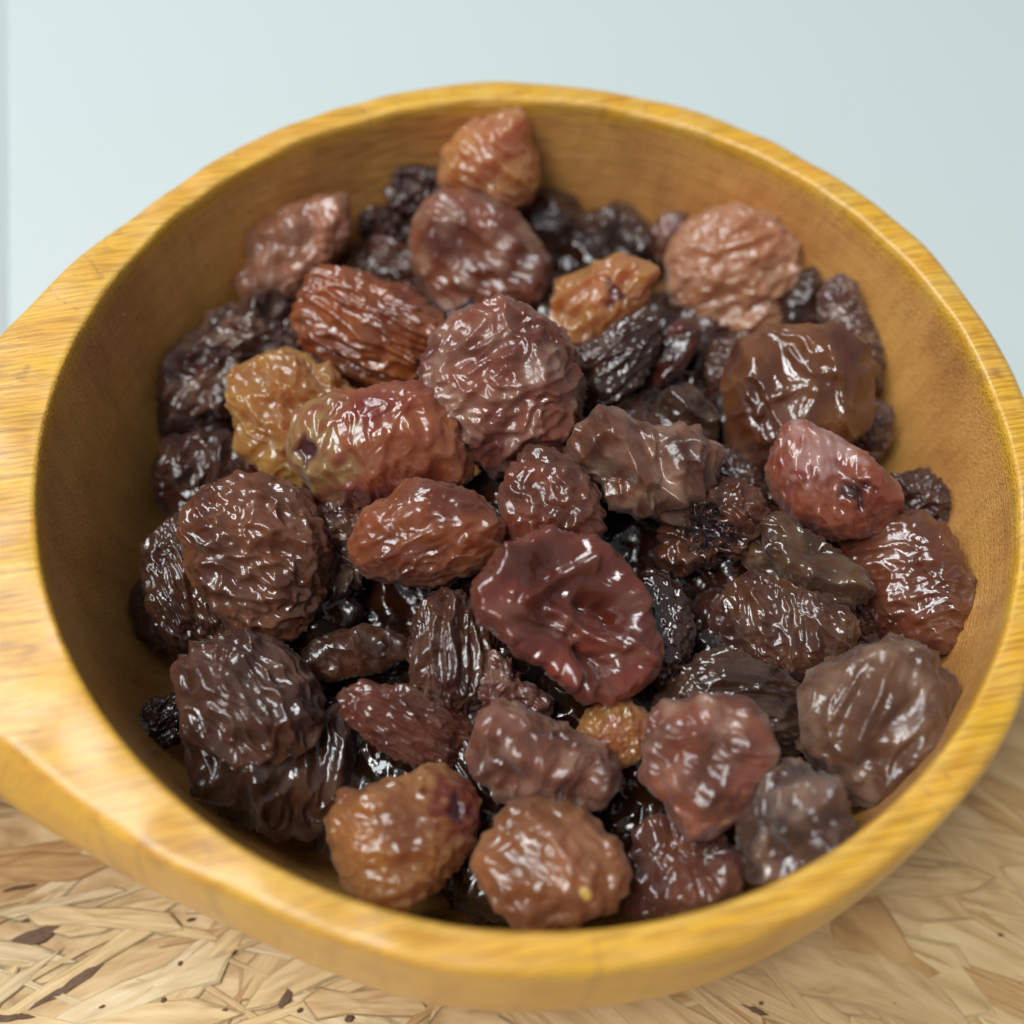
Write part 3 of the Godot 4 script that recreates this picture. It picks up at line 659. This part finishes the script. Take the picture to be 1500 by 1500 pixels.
func build_board() -> void:
	var board := thing("strand_board")
	board.position = Vector3(0, -0.80 * S, 0)
	tag(board, "tan board of pressed wood strands with dark flecks beneath the scoop", "board")
	var fibre := picture(noise(FastNoiseLite.TYPE_SIMPLEX_SMOOTH, 14, 0.012, FastNoiseLite.FRACTAL_FBM, 4, 10.0), 512,
		ramp([[0.0, Color(0.66, 0.55, 0.42)], [0.35, Color(0.83, 0.75, 0.62)], [0.6, Color(0.89, 0.82, 0.71)], [1.0, Color(0.96, 0.92, 0.84)]]))
	var relief := picture(noise(FastNoiseLite.TYPE_SIMPLEX_SMOOTH, 15, 0.02, FastNoiseLite.FRACTAL_FBM, 4, 8.0), 512)
	var wood := []
	for tint in [Color(1.0, 0.97, 0.88), Color(0.96, 0.88, 0.74), Color(0.90, 0.78, 0.60), Color(1.0, 0.94, 0.80), Color(0.86, 0.74, 0.58), Color(0.50, 0.40, 0.34)]:
		var m := StandardMaterial3D.new()
		m.resource_name = "strand_wood"
		m.albedo_color = tint
		m.albedo_texture = fibre
		m.roughness = 0.6
		m.heightmap_enabled = true
		m.heightmap_texture = relief
		m.heightmap_scale = 0.01
		m.uv1_triplanar = true
		m.uv1_world_triplanar = false
		m.uv1_scale = Vector3(0.30, 1.0, 0.6)
		wood.append(m)
	var base_wood := StandardMaterial3D.new()
	base_wood.resource_name = "board_wood"
	base_wood.albedo_texture = fibre
	base_wood.albedo_color = Color(0.97, 0.90, 0.78)
	base_wood.roughness = 0.65
	base_wood.uv1_triplanar = true
	base_wood.uv1_scale = Vector3(20, 20, 45)
	var core := put("board_core", slab(Vector3(0.36, 0.0115, 0.16), 0.0006), base_wood, board)
	core.position = Vector3(0.02, -0.00581, 0.05)
	var shapes := []
	for k in 10:
		shapes.append(strand_shape(k))
	var rng := RandomNumberGenerator.new()
	rng.seed = 12
	var laid := 0
	while laid < 280:
		var p := Vector2(rng.randf_range(-1.55, 1.65), rng.randf_range(0.15, 1.4))
		if p.length() < 0.72:
			continue
		var broad := p.x > 0.35
		var o := put("wood_strand", shapes[rng.randi() % 10], wood[[0, 0, 1, 1, 3, 3, 3, 0, 2, 4, 3][rng.randi() % 11] if not broad else [1, 1, 2, 1, 3][rng.randi() % 5]], board)
		var sliver := laid % 2 == 1
		var length := rng.randf_range(0.22, 0.60) * S * (1.7 if broad else 1.0)
		var width := (rng.randf_range(0.014, 0.035) if sliver else rng.randf_range(0.05, 0.13)) * S * (2.0 if broad else 1.0)
		var dark: bool = o.material_override == wood[5]
		if dark:
			length *= 0.6
		o.position = Vector3(p.x * S, 0.0 + 0.0000012 * laid + rng.randf_range(0.0, 0.00006), p.y * S)
		var lean := rng.randfn(0.35, 0.55) if not broad else rng.randfn(-0.45, 0.25)
		o.rotation = Vector3(rng.randf_range(-0.02, 0.02), lean, rng.randf_range(-0.012, 0.012))
		o.scale = Vector3(length, 0.00016, width)
		laid += 1
	# dark specks of bark pressed into the face
	var bark := StandardMaterial3D.new()
	bark.resource_name = "bark"
	bark.albedo_color = Color(0.42, 0.30, 0.23)
	bark.roughness = 0.8
	# where, how long and how wide in tenths of S, turned by
	var flecks := [[-1.000, 0.939, 0.043, 0.022, 0.5], [-0.902, 1.035, 0.049, 0.019, 0.6], [-0.814, 0.873, 0.040, 0.009, 0.5], [-0.668, 0.965, 0.011, 0.011, 0.0], [-0.687, 1.044, 0.011, 0.011, 0.0], [-0.731, 1.011, 0.023, 0.006, -0.1], [-0.667, 0.870, 0.014, 0.006, 0.3], [-0.554, 0.930, 0.013, 0.006, 0.9], [-0.263, 1.017, 0.026, 0.014, 0.2], [-0.278, 1.044, 0.017, 0.013, 0.2], [0.602, 0.940, 0.023, 0.011, -0.3], [0.625, 0.927, 0.011, 0.008, 0.0], [1.182, 0.726, 0.011, 0.006, -0.2], [-1.065, 0.837, 0.031, 0.008, 0.3], [-0.550, 1.052, 0.013, 0.008, 0.0], [-0.816, 1.070, 0.014, 0.006, 0.4], [-0.422, 1.012, 0.020, 0.013, 1.2], [-0.388, 1.037, 0.013, 0.009, 0.5], [0.924, 0.899, 0.009, 0.005, 0.1], [-1.000, 1.109, 0.029, 0.011, 0.2], [-1.002, 0.892, 0.029, 0.006, 0.5]]
	var seed_ball := make_ball(5)
	var lumps := PackedVector3Array()
	var shade := PackedColorArray()
	for d in seed_ball[0]:
		lumps.append(d * (1.0 + 0.35 * bump_noise.get_noise_3d(d.x * 1.5, d.y * 1.5, d.z * 1.5)))
		shade.append(Color.WHITE)
	var fleck := smooth_mesh(lumps, shade, seed_ball[1])
	for d in flecks:
		var small: bool = d[2] < 0.018
		var o := put("bark_speck", fleck if small else shapes[rng.randi() % 10], bark if small else wood[5], board)
		o.position = Vector3(d[0] * S, 0.00022, d[1] * S)
		o.scale = Vector3(d[2] * 0.62 * S, 0.00035, d[3] * 0.55 * S) if small else Vector3(d[2] * 2.6 * S, 0.00025, d[3] * 2.0 * S)
		o.rotation = Vector3(0, d[4], 0)


# ---------------------------------------------------------------- the scoop

func outer_radius(turn: float) -> float:
	# the outline of rim and handle seen from above; turn is measured from the handle's axis
	var deg := absf(rad_to_deg(turn))
	var known := [[0.0, 2.65], [6.2, 2.62], [7.6, 2.3], [8.8, 2.0], [10.2, 1.72], [11.8, 1.5], [14.0, 1.34], [17.0, 1.245], [20.0, 1.20], [24.0, 1.163], [32.0, 1.122], [40.0, 1.098], [47.0, 1.078], [58.0, 1.072], [180.0, 1.072]]
	for k in known.size() - 1:
		if deg <= known[k + 1][0]:
			var a: Array = known[maxi(k - 1, 0)]
			var d: Array = known[mini(k + 2, known.size() - 1)]
			return maxf(1.07, lerpf(known[k][1], known[k + 1][1], (deg - known[k][0]) / (known[k + 1][0] - known[k][0])))
	return 1.072


func build_scoop() -> void:
	var turns := PackedFloat32Array()
	var n_fine := 300
	for k in n_fine:
		turns.append(lerpf(-0.95, 0.95, float(k) / n_fine))
	var n_rest := 640
	for k in n_rest:
		turns.append(lerpf(0.95, TAU - 0.95, float(k) / n_rest))
	var n := turns.size()
	var inside := [[0.0, -0.72], [0.2, -0.718], [0.4, -0.705], [0.56, -0.685], [0.68, -0.65], [0.77, -0.605], [0.84, -0.55], [0.89, -0.485], [0.93, -0.405], [0.957, -0.32], [0.972, -0.24], [0.983, -0.17], [0.990, -0.11], [0.9945, -0.055], [0.9965, -0.018], [0.9985, -0.005], [1.004, -0.0005]]
	var v := PackedVector3Array()
	var col := PackedColorArray()
	var sort := PackedInt32Array()
	var rows := 0
	var streak := noise(FastNoiseLite.TYPE_SIMPLEX_SMOOTH, 4, 1.0, FastNoiseLite.FRACTAL_FBM, 3)
	var patch := noise(FastNoiseLite.TYPE_SIMPLEX_SMOOTH, 6, 1.0, FastNoiseLite.FRACTAL_FBM, 2)
	var wobble := noise(FastNoiseLite.TYPE_SIMPLEX_SMOOTH, 16, 1.0)
	var gold := Color(0.94, 0.72, 0.16).srgb_to_linear()
	var orange := Color(0.92, 0.66, 0.16).srgb_to_linear()
	var brown := Color(0.62, 0.36, 0.20).srgb_to_linear()
	var pale := Color(0.92, 0.74, 0.36).srgb_to_linear()
	var inner_gold := Color(0.93, 0.69, 0.39).srgb_to_linear()
	var steps := 16
	var lines := []
	for k in n:
		var line := PackedVector2Array()
		var ro := outer_radius(turns[k])
		# a soft average of the outline keeps it free of corners
		ro = 0.0
		for e in 9:
			ro += outer_radius(turns[k] + (e - 4) * 0.012) / 9.0
		ro += wobble.get_noise_2d(cos(turns[k]) * 2.5, sin(turns[k]) * 2.5) * 0.006
		var grip := smoothstep(1.085, 1.3, ro)
		for p in inside:
			line.append(Vector2(p[0], p[1]))
		var edge := ro - 0.022
		for e in steps:
			var t := float(e + 1) / steps
			line.append(Vector2(lerpf(1.004, edge, lerpf(t, t * t, grip)), 0.001 * sin(t * PI)))
		var bulge := 0.008 + 0.05 * smoothstep(1.075, 1.16, ro)
		for p in [[-0.012, -0.002], [-0.005, -0.008], [0.0, -0.018], [bulge * 0.3, -0.05], [bulge * 0.75, -0.11], [bulge, -0.18], [bulge * 0.8, -0.26], [bulge * 0.2, -0.34], [-0.04, -0.41], [-0.11, -0.47]]:
			line.append(Vector2(ro + p[0], p[1]))
		var under := minf(ro - 0.11, 0.96)
		for p in [[under - 0.04, -0.55], [0.84, -0.62], [0.72, -0.70], [0.60, -0.765], [0.54, -0.79], [0.50, -0.7995], [0.25, -0.7995], [0.0, -0.7995]]:
			line.append(Vector2(p[0], p[1]))
		lines.append(line)
	rows = lines[0].size()
	var top_from := inside.size() - 3
	var top_to := inside.size() + steps + 2
	for k in n:
		var c := cos(turns[k])
		var s := sin(turns[k])
		for i in rows:
			var q: Vector2 = lines[k][i]
			var p := Vector3(-c * q.x, q.y, s * q.x)   # the handle points to -x
			var rough := wobble.get_noise_3d(p.x * 6.0, p.y * 6.0, p.z * 6.0) * 0.005
			if i >= top_from:
				p.y += rough
			v.append(p * S)
			# solid wood: streaks drawn out along the handle's axis
			var fibre := streak.get_noise_3d(p.x * 1.1, p.y * 9.0 + 40.0, p.z * 9.0)
			var fine := streak.get_noise_3d(p.x * 3.0 + 9.0, p.y * 34.0, p.z * 34.0 + 7.0)
			var wide := patch.get_noise_3d(p.x * 1.6, p.y * 2.6, p.z * 2.6)
			var wood := gold.lerp(orange, clampf(0.5 + fibre * 1.2, 0.0, 1.0))
			if i < top_from:
				wood = inner_gold.lerp(brown, clampf(0.05 + fibre * 0.5, 0.0, 0.3))
				wood = wood.lerp(brown, clampf(wide * 0.7, 0.0, 0.3) + clampf(fine * 0.4, 0.0, 0.18))
				wood = wood.lerp(pale, clampf(-wide * 0.7 - 0.05, 0.0, 0.3))
			else:
				wood = wood.lerp(brown, clampf(fine * 0.8 + wide * 0.5 - 0.12, 0.0, 0.4))
				wood = wood.lerp(pale, clampf(fibre * 0.6 - fine * 0.5 - 0.12, 0.0, 0.4) * (0.5 + 0.5 * smoothstep(0.3, -0.9, p.x)))
				var bar := patch.get_noise_2d(turns[k] * 9.0 + 3.0, 11.0 + q.x * 0.8)
				wood = wood.lerp(pale, clampf(bar * 1.3, 0.0, 0.6) * (0.25 + 0.75 * smoothstep(-0.2, 0.6, p.x - p.z * 0.6)))
				var crack := 1.0 - smoothstep(0.0, 0.035, absf(streak.get_noise_2d(turns[k] * 4.0, 70.0 + q.x * 1.5)))
				wood = wood.lerp(brown, crack * clampf(0.35 + bar, 0.0, 0.5))
				var worn := 1.0 - smoothstep(0.0, 0.02, absf(q.x - 1.008))
				worn += (1.0 - smoothstep(0.004, 0.02, absf(q.x - (lines[k][top_to - 3].x)))) * 0.6
				wood = wood.lerp(pale, clampf(worn, 0.0, 1.0) * (0.45 + wide * 0.6))
			col.append(wood)
	var bowl := PackedInt32Array()
	var rim := PackedInt32Array()
	var grip_index := PackedInt32Array()
	for k in n:
		var k2 := (k + 1) % n
		for i in rows - 1:
			var a := k * rows + i
			var b := k2 * rows + i
			var quad := PackedInt32Array([a, a + 1, b, b, a + 1, b + 1])
			var r0: float = lines[k][i].x
			if i >= top_from and r0 > 1.085 and i < rows - 7 and absf(wrapf(turns[k], -PI, PI)) < 0.95:
				grip_index.append_array(quad)
			elif i >= top_from and i < top_to:
				rim.append_array(quad)
			else:
				bowl.append_array(quad)
	var all := bowl + rim + grip_index
	var whole := smooth_arrays(v, col, all)
	var m := StandardMaterial3D.new()
	m.resource_name = "lacquered_wood"
	m.vertex_color_use_as_albedo = true
	m.roughness = 0.42
	m.clearcoat_enabled = true
	m.clearcoat = 0.9
	m.clearcoat_roughness = 0.34
	m.heightmap_enabled = true
	m.heightmap_texture = picture(noise(FastNoiseLite.TYPE_SIMPLEX_SMOOTH, 30, 0.03, FastNoiseLite.FRACTAL_FBM, 4), 512)
	m.heightmap_scale = 0.016
	m.albedo_texture = picture(noise(FastNoiseLite.TYPE_SIMPLEX_SMOOTH, 61, 0.02, FastNoiseLite.FRACTAL_FBM, 4), 512, ramp([[0.25, Color(0.82, 0.78, 0.70)], [0.5, Color(0.97, 0.95, 0.92)], [0.8, Color(1, 1, 1)]]))
	m.uv1_triplanar = true
	m.uv1_scale = Vector3(10.0, 190.0, 190.0)
	var scoop := thing("wooden_scoop")
	scoop.rotation.y = deg_to_rad(18.0)
	tag(scoop, "round golden wooden scoop with a broad handle, filled with raisins", "scoop")
	put("bowl", cut(whole, bowl), m, scoop)
	put("rim", cut(whole, rim), m, scoop)
	put("handle", cut(whole, grip_index), m, scoop)


func smooth_arrays(v: PackedVector3Array, col: PackedColorArray, index: PackedInt32Array) -> Array:
	# vertex normals over the whole shape, so that its parts meet without a seam
	var nor := PackedVector3Array()
	nor.resize(v.size())
	for t in range(0, index.size(), 3):
		var a := index[t]
		var b := index[t + 1]
		var c := index[t + 2]
		var f := (v[c] - v[a]).cross(v[b] - v[a])
		nor[a] += f
		nor[b] += f
		nor[c] += f
	for i in nor.size():
		nor[i] = nor[i].normalized() if nor[i].length_squared() > 0.0 else Vector3.UP
	return [v, nor, col]


func cut(whole: Array, index: PackedInt32Array) -> ArrayMesh:
	var fresh := {}
	var v := PackedVector3Array()
	var nor := PackedVector3Array()
	var col := PackedColorArray()
	var out := PackedInt32Array()
	for i in index:
		if not fresh.has(i):
			fresh[i] = v.size()
			v.append(whole[0][i])
			nor.append(whole[1][i])
			col.append(whole[2][i])
		out.append(fresh[i])
	var a := []
	a.resize(Mesh.ARRAY_MAX)
	a[Mesh.ARRAY_VERTEX] = v
	a[Mesh.ARRAY_NORMAL] = nor
	a[Mesh.ARRAY_COLOR] = col
	a[Mesh.ARRAY_INDEX] = out
	var mesh := ArrayMesh.new()
	mesh.add_surface_from_arrays(Mesh.PRIMITIVE_TRIANGLES, a)
	return mesh
